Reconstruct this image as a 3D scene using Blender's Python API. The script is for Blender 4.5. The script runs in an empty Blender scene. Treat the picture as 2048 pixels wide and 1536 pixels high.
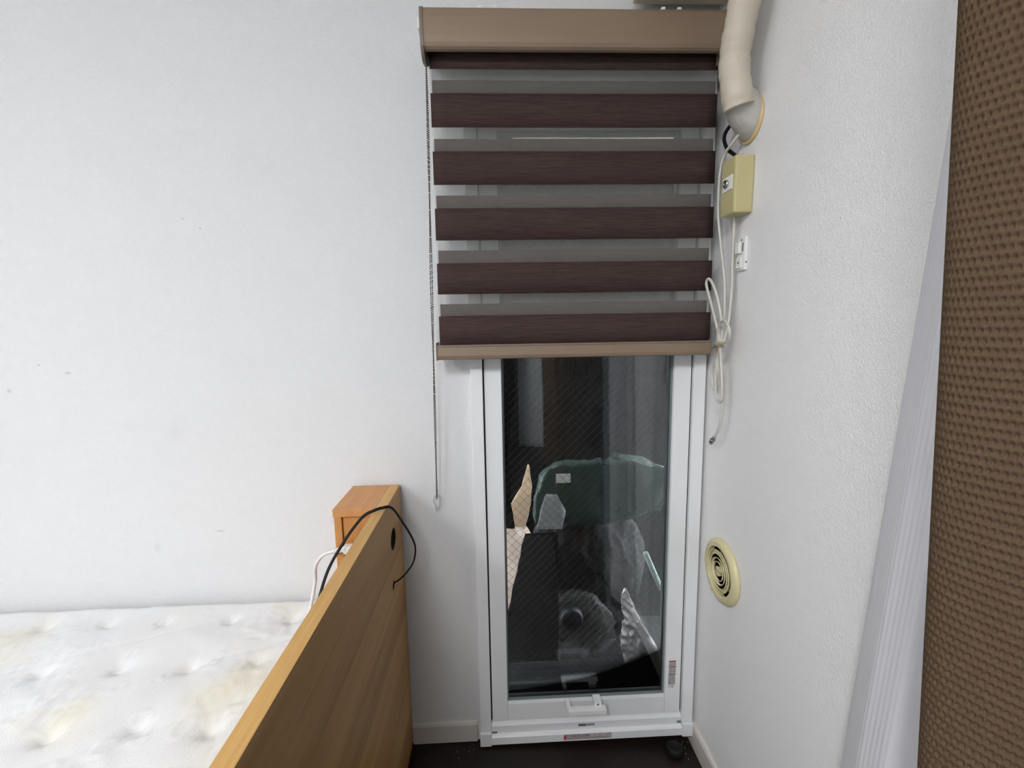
import bpy, bmesh, math, random
import numpy as np
from mathutils import Vector, Matrix, noise
random.seed(7)
sc = bpy.context.scene
COL = sc.collection

# ------------------------------------------------------------------ camera
cam_d = bpy.data.cameras.new('camera')
cam_d.sensor_width = 36.0
cam_d.lens = 903.7 / 2048 * 36.0
cam_d.clip_start = 0.02
cam = bpy.data.objects.new('camera', cam_d)
COL.objects.link(cam)
pt, yw, rl = math.radians(7.548), math.radians(2.225), math.radians(-0.972)
fwd = Vector((math.sin(yw) * math.cos(pt), math.cos(yw) * math.cos(pt), -math.sin(pt)))
rt0 = Vector((math.cos(yw), -math.sin(yw), 0))
up0 = rt0.cross(fwd)
rt = rt0 * math.cos(rl) + up0 * math.sin(rl)
up = up0 * math.cos(rl) - rt0 * math.sin(rl)
m = Matrix((rt, up, -fwd)).transposed().to_4x4()
m.translation = Vector((0, -1.25, 1.306))
cam.matrix_world = m
sc.camera = cam

# ------------------------------------------------------------------ world, light levels, exposure
w = bpy.data.worlds.new('world')
sc.world = w
w.use_nodes = True
w.node_tree.nodes['Background'].inputs[0].default_value = (0.92, 0.94, 1.0, 1)
w.node_tree.nodes['Background'].inputs[1].default_value = 10.0
LAMP_POS = (-1.95, -2.25, 2.40)
LAMP_STRENGTH = 36.0
FILL_POS = (-.60, -2.35, 2.40)
FILL_STRENGTH = 44.0  # fill lamp out of view, added to lift the shadows
LAMP_COLOR = (0.965, 0.98, 1.0)
sc.view_settings.view_transform = 'Standard'
sc.view_settings.look = 'None'
sc.view_settings.gamma = 1
sc.view_settings.use_curve_mapping = False
sc.view_settings.exposure = 0.0

# ------------------------------------------------------------------ materials
def s2l(c):
    return tuple((x / 12.92 if x <= 0.04045 else ((x + 0.055) / 1.055) ** 2.4) for x in c)

def rgb(r, g, b):
    return s2l((r / 255, g / 255, b / 255))

class NT:
    def __init__(self, mat):
        self.t = mat.node_tree
    def n(self, typ, **kw):
        x = self.t.nodes.new(typ)
        for k, v in kw.items():
            setattr(x, k, v)
        return x
    def l(self, a, b):
        self.t.links.new(a, b)

def mat(name, col, rough=0.5, metal=0.0, spec=0.5, bump=None, vary=None, coat=0.0):
    m = bpy.data.materials.new(name)
    m.use_nodes = True
    k = NT(m)
    b = m.node_tree.nodes['Principled BSDF']
    b.inputs['Base Color'].default_value = (*col, 1)
    b.inputs['Roughness'].default_value = rough
    b.inputs['Metallic'].default_value = metal
    b.inputs['Specular IOR Level'].default_value = spec
    b.inputs['Coat Weight'].default_value = coat
    tc = k.n('ShaderNodeTexCoord')
    if vary:
        scale, amt = vary
        nz = k.n('ShaderNodeTexNoise')
        nz.inputs['Scale'].default_value = scale
        nz.inputs['Detail'].default_value = 4
        k.l(tc.outputs['Object'], nz.inputs['Vector'])
        mx = k.n('ShaderNodeMix', data_type='RGBA', blend_type='MIX')
        mx.inputs[6].default_value = (*[c * (1 - amt) for c in col], 1)
        mx.inputs[7].default_value = (*[min(1, c * (1 + amt)) for c in col], 1)
        k.l(nz.outputs['Fac'], mx.inputs[0])
        k.l(mx.outputs[2], b.inputs['Base Color'])
    if bump:
        scale, dist = bump
        nz = k.n('ShaderNodeTexNoise')
        nz.inputs['Scale'].default_value = scale
        nz.inputs['Detail'].default_value = 2
        k.l(tc.outputs['Object'], nz.inputs['Vector'])
        bp = k.n('ShaderNodeBump')
        bp.inputs['Strength'].default_value = 1
        bp.inputs['Distance'].default_value = dist
        k.l(nz.outputs['Fac'], bp.inputs['Height'])
        k.l(bp.outputs['Normal'], b.inputs['Normal'])
    return m

def wallpaper(name, col, spots=()):
    m = bpy.data.materials.new(name)
    m.use_nodes = True
    k = NT(m)
    b = m.node_tree.nodes['Principled BSDF']
    b.inputs['Roughness'].default_value = 0.75
    b.inputs['Specular IOR Level'].default_value = 0.25
    tc = k.n('ShaderNodeTexCoord')
    # woven vinyl paper: short vertical and horizontal threads over a pebbled ground
    hs = []
    for sx, sz in ((230, 620), (620, 230)):
        mp = k.n('ShaderNodeMapping')
        mp.inputs['Scale'].default_value = (sx, sx, sz)
        k.l(tc.outputs['Object'], mp.inputs['Vector'])
        nz = k.n('ShaderNodeTexNoise')
        nz.inputs['Scale'].default_value = 1.0
        nz.inputs['Detail'].default_value = 1.5
        k.l(mp.outputs['Vector'], nz.inputs['Vector'])
        hs.append(nz)
    ad = k.n('ShaderNodeMath', operation='ADD')
    k.l(hs[0].outputs['Fac'], ad.inputs[0])
    k.l(hs[1].outputs['Fac'], ad.inputs[1])
    bp = k.n('ShaderNodeBump')
    bp.inputs['Strength'].default_value = 1.0
    bp.inputs['Distance'].default_value = 0.0015
    k.l(ad.outputs[0], bp.inputs['Height'])
    k.l(bp.outputs['Normal'], b.inputs['Normal'])
    prev = None
    nz = k.n('ShaderNodeTexNoise')
    nz.inputs['Scale'].default_value = 1.6
    nz.inputs['Detail'].default_value = 3
    k.l(tc.outputs['Object'], nz.inputs['Vector'])
    mx = k.n('ShaderNodeMix', data_type='RGBA')
    mx.inputs[6].default_value = (*[c * 0.975 for c in col], 1)
    mx.inputs[7].default_value = (*[c * 1.02 for c in col], 1)
    k.l(nz.outputs['Fac'], mx.inputs[0])
    prev = mx.outputs[2]
    for (x, y, z, rx, rz, amt, c) in spots:       # scuffs and specks that stay on the paper
        mp = k.n('ShaderNodeMapping', vector_type='POINT')
        mp.inputs['Location'].default_value = (-x / rx, -y / rx, -z / rz)
        mp.inputs['Scale'].default_value = (1 / rx, 1 / rx, 1 / rz)
        k.l(tc.outputs['Object'], mp.inputs['Vector'])
        ln = k.n('ShaderNodeVectorMath', operation='LENGTH')
        k.l(mp.outputs['Vector'], ln.inputs[0])
        mr = k.n('ShaderNodeMapRange')
        mr.inputs[1].default_value = 1.0
        mr.inputs[2].default_value = 0.0
        mr.inputs[3].default_value = 0.0
        mr.inputs[4].default_value = amt
        k.l(ln.outputs['Value'], mr.inputs[0])
        mx = k.n('ShaderNodeMix', data_type='RGBA')
        mx.inputs[7].default_value = (*c, 1)
        k.l(mr.outputs[0], mx.inputs[0])
        k.l(prev, mx.inputs[6])
        prev = mx.outputs[2]
    k.l(prev, b.inputs['Base Color'])
    return m

def wood(name, c1, c2, axis='y', scale=9.0, rough=0.45, seed=0.0, streak=22.0):
    m = bpy.data.materials.new(name)
    m.use_nodes = True
    k = NT(m)
    b = m.node_tree.nodes['Principled BSDF']
    b.inputs['Roughness'].default_value = rough
    b.inputs['Specular IOR Level'].default_value = 0.35
    tc = k.n('ShaderNodeTexCoord')
    mp = k.n('ShaderNodeMapping')
    s = {'x': (1, streak, streak), 'y': (streak, 1, streak), 'z': (streak, streak, 1)}[axis]
    mp.inputs['Scale'].default_value = s
    mp.inputs['Location'].default_value = (seed, seed * 1.7, seed * 0.6)
    k.l(tc.outputs['Object'], mp.inputs['Vector'])
    nz = k.n('ShaderNodeTexNoise')
    nz.inputs['Scale'].default_value = scale / 9.0
    nz.inputs['Detail'].default_value = 6
    nz.inputs['Roughness'].default_value = 0.6
    nz.inputs['Distortion'].default_value = 0.4
    k.l(mp.outputs['Vector'], nz.inputs['Vector'])
    n2 = k.n('ShaderNodeTexNoise')
    n2.inputs['Scale'].default_value = scale * 1.1
    n2.inputs['Detail'].default_value = 3
    k.l(mp.outputs['Vector'], n2.inputs['Vector'])
    ad = k.n('ShaderNodeMix', data_type='FLOAT')
    ad.inputs[0].default_value = 0.3
    k.l(nz.outputs['Fac'], ad.inputs[2])
    k.l(n2.outputs['Fac'], ad.inputs[3])
    cr = k.n('ShaderNodeValToRGB')
    cr.color_ramp.elements[0].position = 0.35
    cr.color_ramp.elements[0].color = (*c1, 1)
    cr.color_ramp.elements[1].position = 0.66
    cr.color_ramp.elements[1].color = (*c2, 1)
    k.l(ad.outputs[0], cr.inputs[0])
    k.l(cr.outputs[0], b.inputs['Base Color'])
    bp = k.n('ShaderNodeBump')
    bp.inputs['Distance'].default_value = 0.0002
    k.l(n2.outputs['Fac'], bp.inputs['Height'])
    k.l(bp.outputs['Normal'], b.inputs['Normal'])
    return m

def glass_mat(name, tint=(0.98, 0.99, 0.988), gain=1.0):
    m = bpy.data.materials.new(name)
    m.use_nodes = True
    k = NT(m)
    m.node_tree.nodes.remove(m.node_tree.nodes['Principled BSDF'])
    out = m.node_tree.nodes['Material Output']
    tr = k.n('ShaderNodeBsdfTransparent')
    tr.inputs[0].default_value = (*tint, 1)
    gl = k.n('ShaderNodeBsdfGlossy')
    gl.inputs['Roughness'].default_value = 0.0
    gl.inputs[0].default_value = (0.92, 0.97, 1.0, 1)
    fr = k.n('ShaderNodeFresnel')
    fr.inputs['IOR'].default_value = 1.5
    mu = k.n('ShaderNodeMath', operation='MULTIPLY')
    mu.inputs[1].default_value = gain
    k.l(fr.outputs[0], mu.inputs[0])
    mx = k.n('ShaderNodeMixShader')
    k.l(mu.outputs[0], mx.inputs[0])
    k.l(tr.outputs[0], mx.inputs[1])
    k.l(gl.outputs[0], mx.inputs[2])
    k.l(mx.outputs[0], out.inputs['Surface'])
    return m

def film_mat(name, col, alpha, rough=0.2, gloss=0.35, bump=0.003, bscale=40):
    """thin plastic film or sheer cloth: part see-through, part cloudy, part shiny"""
    m = bpy.data.materials.new(name)
    m.use_nodes = True
    k = NT(m)
    b = m.node_tree.nodes['Principled BSDF']
    b.inputs['Base Color'].default_value = (*col, 1)
    b.inputs['Roughness'].default_value = rough
    b.inputs['Specular IOR Level'].default_value = gloss
    b.inputs['Alpha'].default_value = alpha
    if bump:
        tc = k.n('ShaderNodeTexCoord')
        nz = k.n('ShaderNodeTexNoise')
        nz.inputs['Scale'].default_value = bscale
        nz.inputs['Detail'].default_value = 3
        k.l(tc.outputs['Object'], nz.inputs['Vector'])
        bp = k.n('ShaderNodeBump')
        bp.inputs['Distance'].default_value = bump
        k.l(nz.outputs['Fac'], bp.inputs['Height'])
        k.l(bp.outputs['Normal'], b.inputs['Normal'])
    return m

def fabric(name, c1, c2, rough=0.85):
    """linen look: long horizontal slubs"""
    m = bpy.data.materials.new(name)
    m.use_nodes = True
    k = NT(m)
    b = m.node_tree.nodes['Principled BSDF']
    b.inputs['Roughness'].default_value = rough
    b.inputs['Specular IOR Level'].default_value = 0.2
    tc = k.n('ShaderNodeTexCoord')
    mp = k.n('ShaderNodeMapping')
    mp.inputs['Scale'].default_value = (22, 22, 700)
    k.l(tc.outputs['Object'], mp.inputs['Vector'])
    nz = k.n('ShaderNodeTexNoise')
    nz.inputs['Scale'].default_value = 1
    nz.inputs['Detail'].default_value = 4
    k.l(mp.outputs['Vector'], nz.inputs['Vector'])
    cr = k.n('ShaderNodeValToRGB')
    cr.color_ramp.elements[0].position = 0.35
    cr.color_ramp.elements[0].color = (*c1, 1)
    cr.color_ramp.elements[1].position = 0.68
    cr.color_ramp.elements[1].color = (*c2, 1)
    k.l(nz.outputs['Fac'], cr.inputs[0])
    k.l(cr.outputs[0], b.inputs['Base Color'])
    bp = k.n('ShaderNodeBump')
    bp.inputs['Distance'].default_value = 0.0004
    k.l(nz.outputs['Fac'], bp.inputs['Height'])
    k.l(bp.outputs['Normal'], b.inputs['Normal'])
    return m

def emit(name, col, s):
    m = bpy.data.materials.new(name)
    m.use_nodes = True
    k = NT(m)
    b = m.node_tree.nodes['Principled BSDF']
    b.inputs['Base Color'].default_value = (0.8, 0.8, 0.8, 1)
    b.inputs['Emission Color'].default_value = (*col, 1)
    b.inputs['Emission Strength'].default_value = s
    return m

SC = rgb(120, 122, 124)
M = {}
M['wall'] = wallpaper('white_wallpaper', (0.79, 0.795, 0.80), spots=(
    (-0.798, 0, 1.591, .004, .003, .5, SC), (-0.756, 0, 1.566, .003, .003, .7, rgb(110, 125, 115)),
    (-1.211, 0, 1.219, .004, .003, .6, SC), (-1.140, 0, 1.196, .012, .005, .4, SC),
    (-1.298, 0, 1.151, .009, .007, .35, SC), (-0.88, 0, 1.03, .045, .05, .06, SC),
    (-0.788, 0, 0.738, .016, .003, .5, SC), (-0.965, 0, 0.695, .012, .022, .13, SC),
    (-0.47, 0, .76, .012, .02, .12, SC)))
M['wall_r'] = wallpaper('white_wallpaper_brightened', (0.91, 0.90, 0.89))  # same paper, lightened to make up for weaker light on this wall
M['ceil'] = mat('ceiling_paper', (0.87, 0.87, 0.87), 0.85, bump=(300, .0006))
M['floor'] = wood('dark_floor_wood', rgb(16, 9, 8), rgb(32, 19, 14), 'x', 9, 0.5, 3)
M['trim'] = mat('baseboard_white', rgb(214, 208, 202), 0.45, vary=(6, .04))
M['frame'] = mat('white_vinyl', rgb(238, 239, 240), 0.38, vary=(5, .02))
M['frame_in'] = mat('grey_gasket', rgb(120, 128, 128), 0.4)
M['alu'] = mat('aluminium', rgb(170, 175, 178), 0.3, 0.9)
M['gapdark'] = mat('dark_groove', rgb(60, 55, 50), 0.7)
M['glass'] = glass_mat('clear_glass', gain=1.5)
M['glass_w'] = glass_mat('wired_glass', (0.97, 0.985, 0.98))
M['wire'] = mat('glass_wire', rgb(120, 112, 104), 0.5, 0.5)
M['wire_unlit'] = mat('glass_wire_unlit', rgb(58, 52, 48), 0.6, 0.2)  # same wire darkened, as if this direction caught no light
M['taupe'] = mat('taupe_metal', rgb(136, 117, 98), 0.52, 0.1, vary=(3, .05))
M['taupe_d'] = mat('taupe_cap', rgb(120, 106, 95), 0.45)
M['white_p'] = mat('white_plastic', rgb(240, 240, 238), 0.35)
M['blind'] = fabric('dark_blind_cloth', rgb(56, 43, 41), rgb(74, 59, 56))
M['sheer'] = film_mat('sheer_blind_cloth', rgb(190, 189, 184), 0.12, 0.9, 0.05, bump=0)
M['chain'] = mat('bead_chain', rgb(92, 82, 74), 0.35, 0.2)
M['clear'] = film_mat('clear_plastic', rgb(205, 208, 216), 0.45, 0.15, 0.6, bump=0)
M['pine_top'] = wood('pine_edge', rgb(172, 128, 66), rgb(206, 165, 100), 'y', 9, .4, 1)
M['pine'] = [wood('pine_board_%d' % i, a, b_, 'y', 7, .45, 3.3 * i + .7, 26) for i, (a, b_) in enumerate((
    (rgb(160, 119, 66), rgb(190, 150, 94)), (rgb(152, 111, 60), rgb(184, 142, 86)),
    (rgb(166, 126, 72), rgb(194, 155, 100)), (rgb(148, 108, 58), rgb(180, 138, 82))))]
M['cherry'] = wood('red_pine_top', rgb(182, 124, 72), rgb(206, 152, 98), 'y', 8, .4, 5)
M['cherry_v'] = wood('red_pine_side', rgb(172, 116, 62), rgb(200, 146, 86), 'z', 8, .4, 8)
M['black'] = mat('black_rubber', rgb(15, 14, 14), 0.6, spec=0.3)
M['black_m'] = mat('black_matte', rgb(14, 13, 13), 0.8)
M['white_c'] = mat('white_cord', rgb(228, 224, 224), 0.4)
M['coax'] = mat('ivory_cable', rgb(205, 202, 192), 0.45)
M['chrome'] = mat('chrome', rgb(225, 225, 225), 0.12, 1.0)
M['nickel'] = mat('nickel', rgb(190, 188, 182), 0.28, 1.0)
M['gold'] = mat('gold_tie', rgb(190, 160, 100), 0.3, 0.9)
M['cream'] = mat('cream_plastic', rgb(212, 203, 158), 0.32, vary=(9, .03))
M['cream_y'] = mat('yellowed_plastic', rgb(196, 186, 138), 0.4, vary=(9, .03))
M['duct'] = mat('duct_tape', rgb(206, 196, 178), 0.5, bump=(60, .0012), vary=(12, .05))
M['putty'] = mat('grey_putty', rgb(196, 192, 184), 0.6, bump=(45, .004), vary=(30, .06))
M['ringm'] = mat('ivory_ring', rgb(222, 194, 138), 0.3)
M['curtain'] = mat('brown_waffle_cloth', rgb(92, 75, 59), 0.95, spec=0.06, vary=(70, .10), bump=(900, .0005))
M['curtain_f'] = mat('brown_cloth', rgb(88, 71, 56), 0.95, spec=0.1, vary=(70, .10), bump=(500, .001))
M['lace'] = film_mat('white_lace_cloth', rgb(235, 235, 240), 0.93, 0.9, 0.1, bump=0)
M['quilt'] = mat('quilted_cloth', rgb(228, 226, 220), 0.9, spec=0.1, vary=(5, .03), bump=(260, .0009))
M['quilt_s'] = mat('mattress_side_cloth', rgb(222, 219, 212), 0.9, spec=0.1)
M['lamp'] = emit('lamp_diffuser', LAMP_COLOR, LAMP_STRENGTH)
M['fill_lamp'] = emit('fill_diffuser', LAMP_COLOR, FILL_STRENGTH)
def thin_cloth(name, col):
    m_ = bpy.data.materials.new(name)
    m_.use_nodes = True
    k_ = NT(m_)
    m_.node_tree.nodes.remove(m_.node_tree.nodes['Principled BSDF'])
    d_ = k_.n('ShaderNodeBsdfDiffuse')
    t_ = k_.n('ShaderNodeBsdfTranslucent')
    x_ = k_.n('ShaderNodeMixShader')
    x_.inputs[0].default_value = .6
    d_.inputs[0].default_value = (*col, 1)
    t_.inputs[0].default_value = (*col, 1)
    k_.l(d_.outputs[0], x_.inputs[1])
    k_.l(t_.outputs[0], x_.inputs[2])
    k_.l(x_.outputs[0], m_.node_tree.nodes['Material Output'].inputs['Surface'])
    return m_
M['beige'] = thin_cloth('beige_cloth', rgb(238, 224, 206))
M['beige_w'] = thin_cloth('pale_sack_cloth', rgb(246, 238, 232))
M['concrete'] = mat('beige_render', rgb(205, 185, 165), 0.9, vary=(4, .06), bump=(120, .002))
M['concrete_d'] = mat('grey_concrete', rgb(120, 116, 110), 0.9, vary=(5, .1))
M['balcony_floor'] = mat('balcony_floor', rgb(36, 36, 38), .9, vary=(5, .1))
M['dark_ledge'] = mat('dark_ledge', rgb(30, 30, 29), .8)
M['blackbag'] = mat('black_sheet', rgb(11, 11, 12), 0.65, spec=0.2, bump=(22, .01))
M['blackcloth'] = mat('black_cloth', rgb(8, 8, 9), 0.95, spec=0.1, bump=(50, .004))
M['green'] = film_mat('green_bag', rgb(46, 66, 61), 1.0, 0.55, 0.35, bump=.006, bscale=14)
M['clearbag'] = film_mat('clear_bag', rgb(190, 192, 190), 0.07, 0.12, 0.9, bump=.005, bscale=20)
M['whitebag'] = film_mat('white_bag', rgb(220, 220, 225), 0.5, 0.25, 0.5, bump=.01, bscale=20)
M['filmbag'] = film_mat('bright_film', rgb(246, 240, 242), .78, 0.18, 0.8, bump=.01, bscale=30)
M['navy'] = mat('navy_cap', rgb(15, 17, 28), 0.5)
M['reflection_cabinet'] = mat('reflection_black', rgb(22, 20, 20), 0.6)
M['st_white'] = mat('sticker_white', rgb(222, 218, 214), 0.4)
M['st_clear'] = mat('sticker_grey', rgb(176, 174, 172), 0.5)
M['st_pink'] = mat('sticker_pink', rgb(186, 172, 170), 0.5)
M['st_red'] = mat('sticker_red', rgb(176, 40, 48), 0.5)
M['st_ink'] = mat('sticker_ink', rgb(84, 82, 84), 0.6)
M['st_black'] = mat('sticker_black', rgb(38, 38, 40), 0.6)
M['ac'] = mat('cream_appliance', rgb(206, 198, 170), 0.45)

# ------------------------------------------------------------------ geometry helpers (all in world coordinates)
class MB:
    def __init__(self):
        self.v = []
        self.f = []
        self.smooth = []
    def add(self, vs, fs, smooth=False):
        o = len(self.v)
        self.v += [tuple(p) for p in vs]
        self.f += [tuple(i + o for i in q) for q in fs]
        self.smooth += [smooth] * len(fs)
        return self
    def box(self, x0, x1, y0, y1, z0, z1, bev=0.0):
        if bev <= 0:
            vs = [(x, y, z) for z in (z0, z1) for y in (y0, y1) for x in (x0, x1)]
            fs = [(0, 2, 3, 1), (4, 5, 7, 6), (0, 1, 5, 4), (2, 6, 7, 3), (0, 4, 6, 2), (1, 3, 7, 5)]
            return self.add(vs, fs)
        bm = bmesh.new()
        bmesh.ops.create_cube(bm, size=1)
        for v in bm.verts:
            v.co = Vector((x0 + (v.co.x + .5) * (x1 - x0), y0 + (v.co.y + .5) * (y1 - y0), z0 + (v.co.z + .5) * (z1 - z0)))
        bmesh.ops.bevel(bm, geom=list(bm.edges), offset=bev, segments=2, affect='EDGES', profile=.6)
        bm.verts.index_update()
        self.add([v.co[:] for v in bm.verts], [[v.index for v in f.verts] for f in bm.faces])
        bm.free()
        return self
    def prism_x(self, prof, x0, x1):
        """closed (y, z) profile pushed along x"""
        n = len(prof)
        vs = [(x0, y, z) for y, z in prof] + [(x1, y, z) for y, z in prof]
        fs = [(i, (i + 1) % n, n + (i + 1) % n, n + i) for i in range(n)]
        fs += [tuple(range(n))[::-1], tuple(range(n, 2 * n))]
        return self.add(vs, fs)
    def tube(self, pts, r, n=10, closed=False, caps=True, flat=1.0):
        pts = [Vector(p) for p in pts]
        R = r if isinstance(r, (list, tuple)) else [r] * len(pts)
        N = len(pts)
        tang = []
        for i in range(N):
            a = pts[(i - 1) % N] if (closed or i > 0) else pts[i]
            b = pts[(i + 1) % N] if (closed or i < N - 1) else pts[i]
            tang.append((b - a).normalized())
        ref = Vector((0, 0, 1)) if abs(tang[0].z) < .9 else Vector((1, 0, 0))
        u = (ref - tang[0] * ref.dot(tang[0])).normalized()
        vs = []
        for i in range(N):
            u = (u - tang[i] * u.dot(tang[i])).normalized()
            wv = tang[i].cross(u)
            for j in range(n):
                a = 2 * math.pi * j / n
                vs.append(pts[i] + (u * math.cos(a) + wv * math.sin(a) * flat) * R[i])
        fs = []
        for i in range(N if closed else N - 1):
            for j in range(n):
                a, b = i * n + j, i * n + (j + 1) % n
                c, d = ((i + 1) % N) * n + (j + 1) % n, ((i + 1) % N) * n + j
                fs.append((a, b, c, d))
        self.add(vs, fs, True)
        if caps and not closed:
            self.add([vs[j] for j in range(n)], [tuple(range(n))[::-1]])
            self.add([vs[(N - 1) * n + j] for j in range(n)], [tuple(range(n))])
        return self
    def lathe(self, prof, base, axis='z', n=40, smooth=True):
        """profile of (radius, height) round an axis"""
        vs = []
        B = Vector(base)
        for r, h in prof:
            for j in range(n):
                a = 2 * math.pi * j / n
                c, s = r * math.cos(a), r * math.sin(a)
                vs.append(B + {'z': Vector((c, s, h)), 'x': Vector((h, c, s)), '-x': Vector((-h, c, s)), 'y': Vector((c, h, s)), '-y': Vector((c, -h, s))}[axis])
        fs = []
        for i in range(len(prof) - 1):
            for j in range(n):
                fs.append((i * n + j, i * n + (j + 1) % n, (i + 1) * n + (j + 1) % n, (i + 1) * n + j))
        self.add(vs, fs, smooth)
        if prof[0][0] > 1e-6:
            self.add(vs[:n], [tuple(range(n))])
        if prof[-1][0] > 1e-6:
            self.add(vs[-n:], [tuple(range(n))])
        return self
    def grid(self, P, smooth=True):
        """P: array (rows, cols, 3)"""
        h, w_ = P.shape[:2]
        idx = np.arange(h * w_).reshape(h, w_)
        q = np.stack([idx[:-1, :-1], idx[:-1, 1:], idx[1:, 1:], idx[1:, :-1]], -1).reshape(-1, 4)
        return self.add(P.reshape(-1, 3).tolist(), q.tolist(), smooth)

def obj(name, mb, material, parent=None, weld=True, seg=False):
    me = bpy.data.meshes.new(name)
    off = Vector((0, 0, 0))
    if parent is not None:
        p = parent
        while p is not None:
            off += p.location
            p = p.parent
    V = mb.v if off.length == 0 else [(x - off.x, y - off.y, z - off.z) for x, y, z in mb.v]
    me.from_pydata(V, [], mb.f)
    me.polygons.foreach_set('use_smooth', mb.smooth)
    if weld and len(mb.f) < 60000:
        bm = bmesh.new()
        bm.from_mesh(me)
        bmesh.ops.remove_doubles(bm, verts=list(bm.verts), dist=1e-6)
        bmesh.ops.recalc_face_normals(bm, faces=list(bm.faces))
        bm.to_mesh(me)
        bm.free()
    if material is not None:
        me.materials.append(material)
    o = bpy.data.objects.new(name, me)
    COL.objects.link(o)
    if parent is not None:
        o.parent = parent
    return o

def tag(o, label=None, cat=None, group=None, kind=None):
    if label: o['label'] = label
    if cat: o['category'] = cat
    if group: o['group'] = group
    if kind: o['kind'] = kind
    return o

def thing(name, loc, label, cat, kind=None):
    o = bpy.data.objects.new(name, None)
    o.empty_display_size = .05
    COL.objects.link(o)
    o.location = loc
    return tag(o, label, cat, kind=kind)

def struct(name, mb, material, label, cat='structure'):
    return tag(obj(name, mb, material), label, cat, kind='structure')

def cr_spline(pts, per=8, closed=False):
    pts = [Vector(p) for p in pts]
    n = len(pts)
    out = []
    rng = range(n if closed else n - 1)
    for i in rng:
        p0 = pts[(i - 1) % n] if (closed or i > 0) else pts[0] * 2 - pts[1]
        p1, p2 = pts[i], pts[(i + 1) % n]
        p3 = pts[(i + 2) % n] if (closed or i < n - 2) else pts[-1] * 2 - pts[-2]
        for k in range(per):
            t = k / per
            out.append(0.5 * ((2 * p1) + (p2 - p0) * t + (2 * p0 - 5 * p1 + 4 * p2 - p3) * t * t + (3 * p1 - p0 - 3 * p2 + p3) * t ** 3))
    if not closed:
        out.append(pts[-1])
    return out

XR = 0.597          # right wall
CEIL = 2.42

# ------------------------------------------------------------------ room shell
WL, WR_, WB, WT = -0.047, 0.572, 0.034, 1.915     # window opening
mb = MB()
mb.box(-2.5, WL, 0, .14, -.05, CEIL)
mb.box(WR_, XR + .15, 0, .14, -.05, CEIL)
mb.box(WL, WR_, 0, .14, WT, CEIL)
mb.box(WL, WR_, 0.012, .14, -.05, WB)
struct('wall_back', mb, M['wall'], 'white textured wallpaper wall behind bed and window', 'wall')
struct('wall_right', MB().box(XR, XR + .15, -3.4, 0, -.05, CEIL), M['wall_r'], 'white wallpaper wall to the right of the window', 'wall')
struct('wall_left', MB().box(-2.65, -2.5, -3.4, .14, -.05, CEIL), M['wall'], 'white wallpaper wall beyond the foot of the bed', 'wall')
struct('wall_rear', MB().box(-2.65, XR + .15, -3.55, -3.4, -.05, CEIL), M['wall'], 'white wallpaper wall behind the camera', 'wall')
struct('ceiling', MB().box(-2.65, XR + .15, -3.55, .14, CEIL, CEIL + .1), M['ceil'], 'white papered ceiling', 'ceiling')
xs = [-2.5, -0.30, -0.10, 0.15, 0.40, 0.597]
zs = [0.033, 0.033, 0.031, 0.022, 0.011, 0.0]
mb = MB()
for i in range(len(xs) - 1):      # an old floor that falls a little towards the corner
    a = [(xs[i], -3.4, zs[i]), (xs[i + 1], -3.4, zs[i + 1]), (xs[i + 1], .012, zs[i + 1]), (xs[i], .012, zs[i])]
    b = [(x, y, -.05) for x, y, z in a]
    mb.add(a + b, [(0, 1, 2, 3), (4, 7, 6, 5), (0, 4, 5, 1), (2, 6, 7, 3), (1, 5, 6, 2), (3, 7, 4, 0)])
struct('floor', mb, M['floor'], 'very dark brown wooden floor with dust', 'floor')

# baseboards: flat board with a small sloping lip on top
mb = MB().prism_x([(0, .034), (-.010, .034), (-.010, .090), (-.0075, .0965), (0, .0975)], -0.272, -0.076)
struct('baseboard_back', mb, M['trim'], 'short white baseboard between headboard and window', 'baseboard')
prof = [(0, .0), (-.011, .0), (-.011, .063), (-.008, .071), (0, .0725)]
vs = [(XR + y, -.004, z) for y, z in prof] + [(XR + y, -3.39, z) for y, z in prof]
n = len(prof)
mb = MB().add(vs, [(i, (i + 1) % n, n + (i + 1) % n, n + i) for i in range(n)] + [tuple(range(n)), tuple(range(n, 2 * n))[::-1]])
struct('baseboard_right', mb, M['trim'], 'white baseboard along the right wall', 'baseboard')

# ------------------------------------------------------------------ window
win = thing('window_1', (0.262, 0, WB), 'narrow tall white framed window with added inner sash and wired outer glass', 'window', 'structure')
FY = -.024
fl, fr_, fb, ft = -.066, .588, .036, 1.925
# outer frame: two jambs and a head, standing proud of the wall
mb = MB()
mb.box(fl, -.033, FY, .13, .078, ft, .0015)
obj('left_jamb', mb, M['frame'], win)
mb = MB()
mb.box(.555, fr_, FY, .13, .078, ft, .0015)
obj('right_jamb', mb, M['frame'], win)
mb = MB()
mb.box(-.0325, .5545, FY, .13, 1.885, ft, .0015)
obj('head_rail', mb, M['frame'], win)
# sill: three steps
mb = MB().prism_x([(.13, .036), (-.028, .036), (-.029, .038), (-.029, .0605), (-.0255, .0645), (-.019, .067), (-.019, .0905), (-.0165, .0945), (.002, .102), (.13, .102)], -.0325, .5545)
sill = obj('sill_rail', mb, M['frame'], win)
for x0, x1 in ((fl - .001, -.0328), (.5548, fr_ + .001)):
    obj('corner_cap', MB().box(x0, x1, -.0315, .12, .0345, .0765, .0015), M['frame'], win)
obj('drain_clip', MB().box(-.031, -.015, -.0215, -.018, .0685, .0735, .0006), M['frame_in'], win)
obj('drain_clip', MB().box(.542, .5535, -.0215, -.018, .0725, .079, .0006), M['frame_in'], win)
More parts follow.
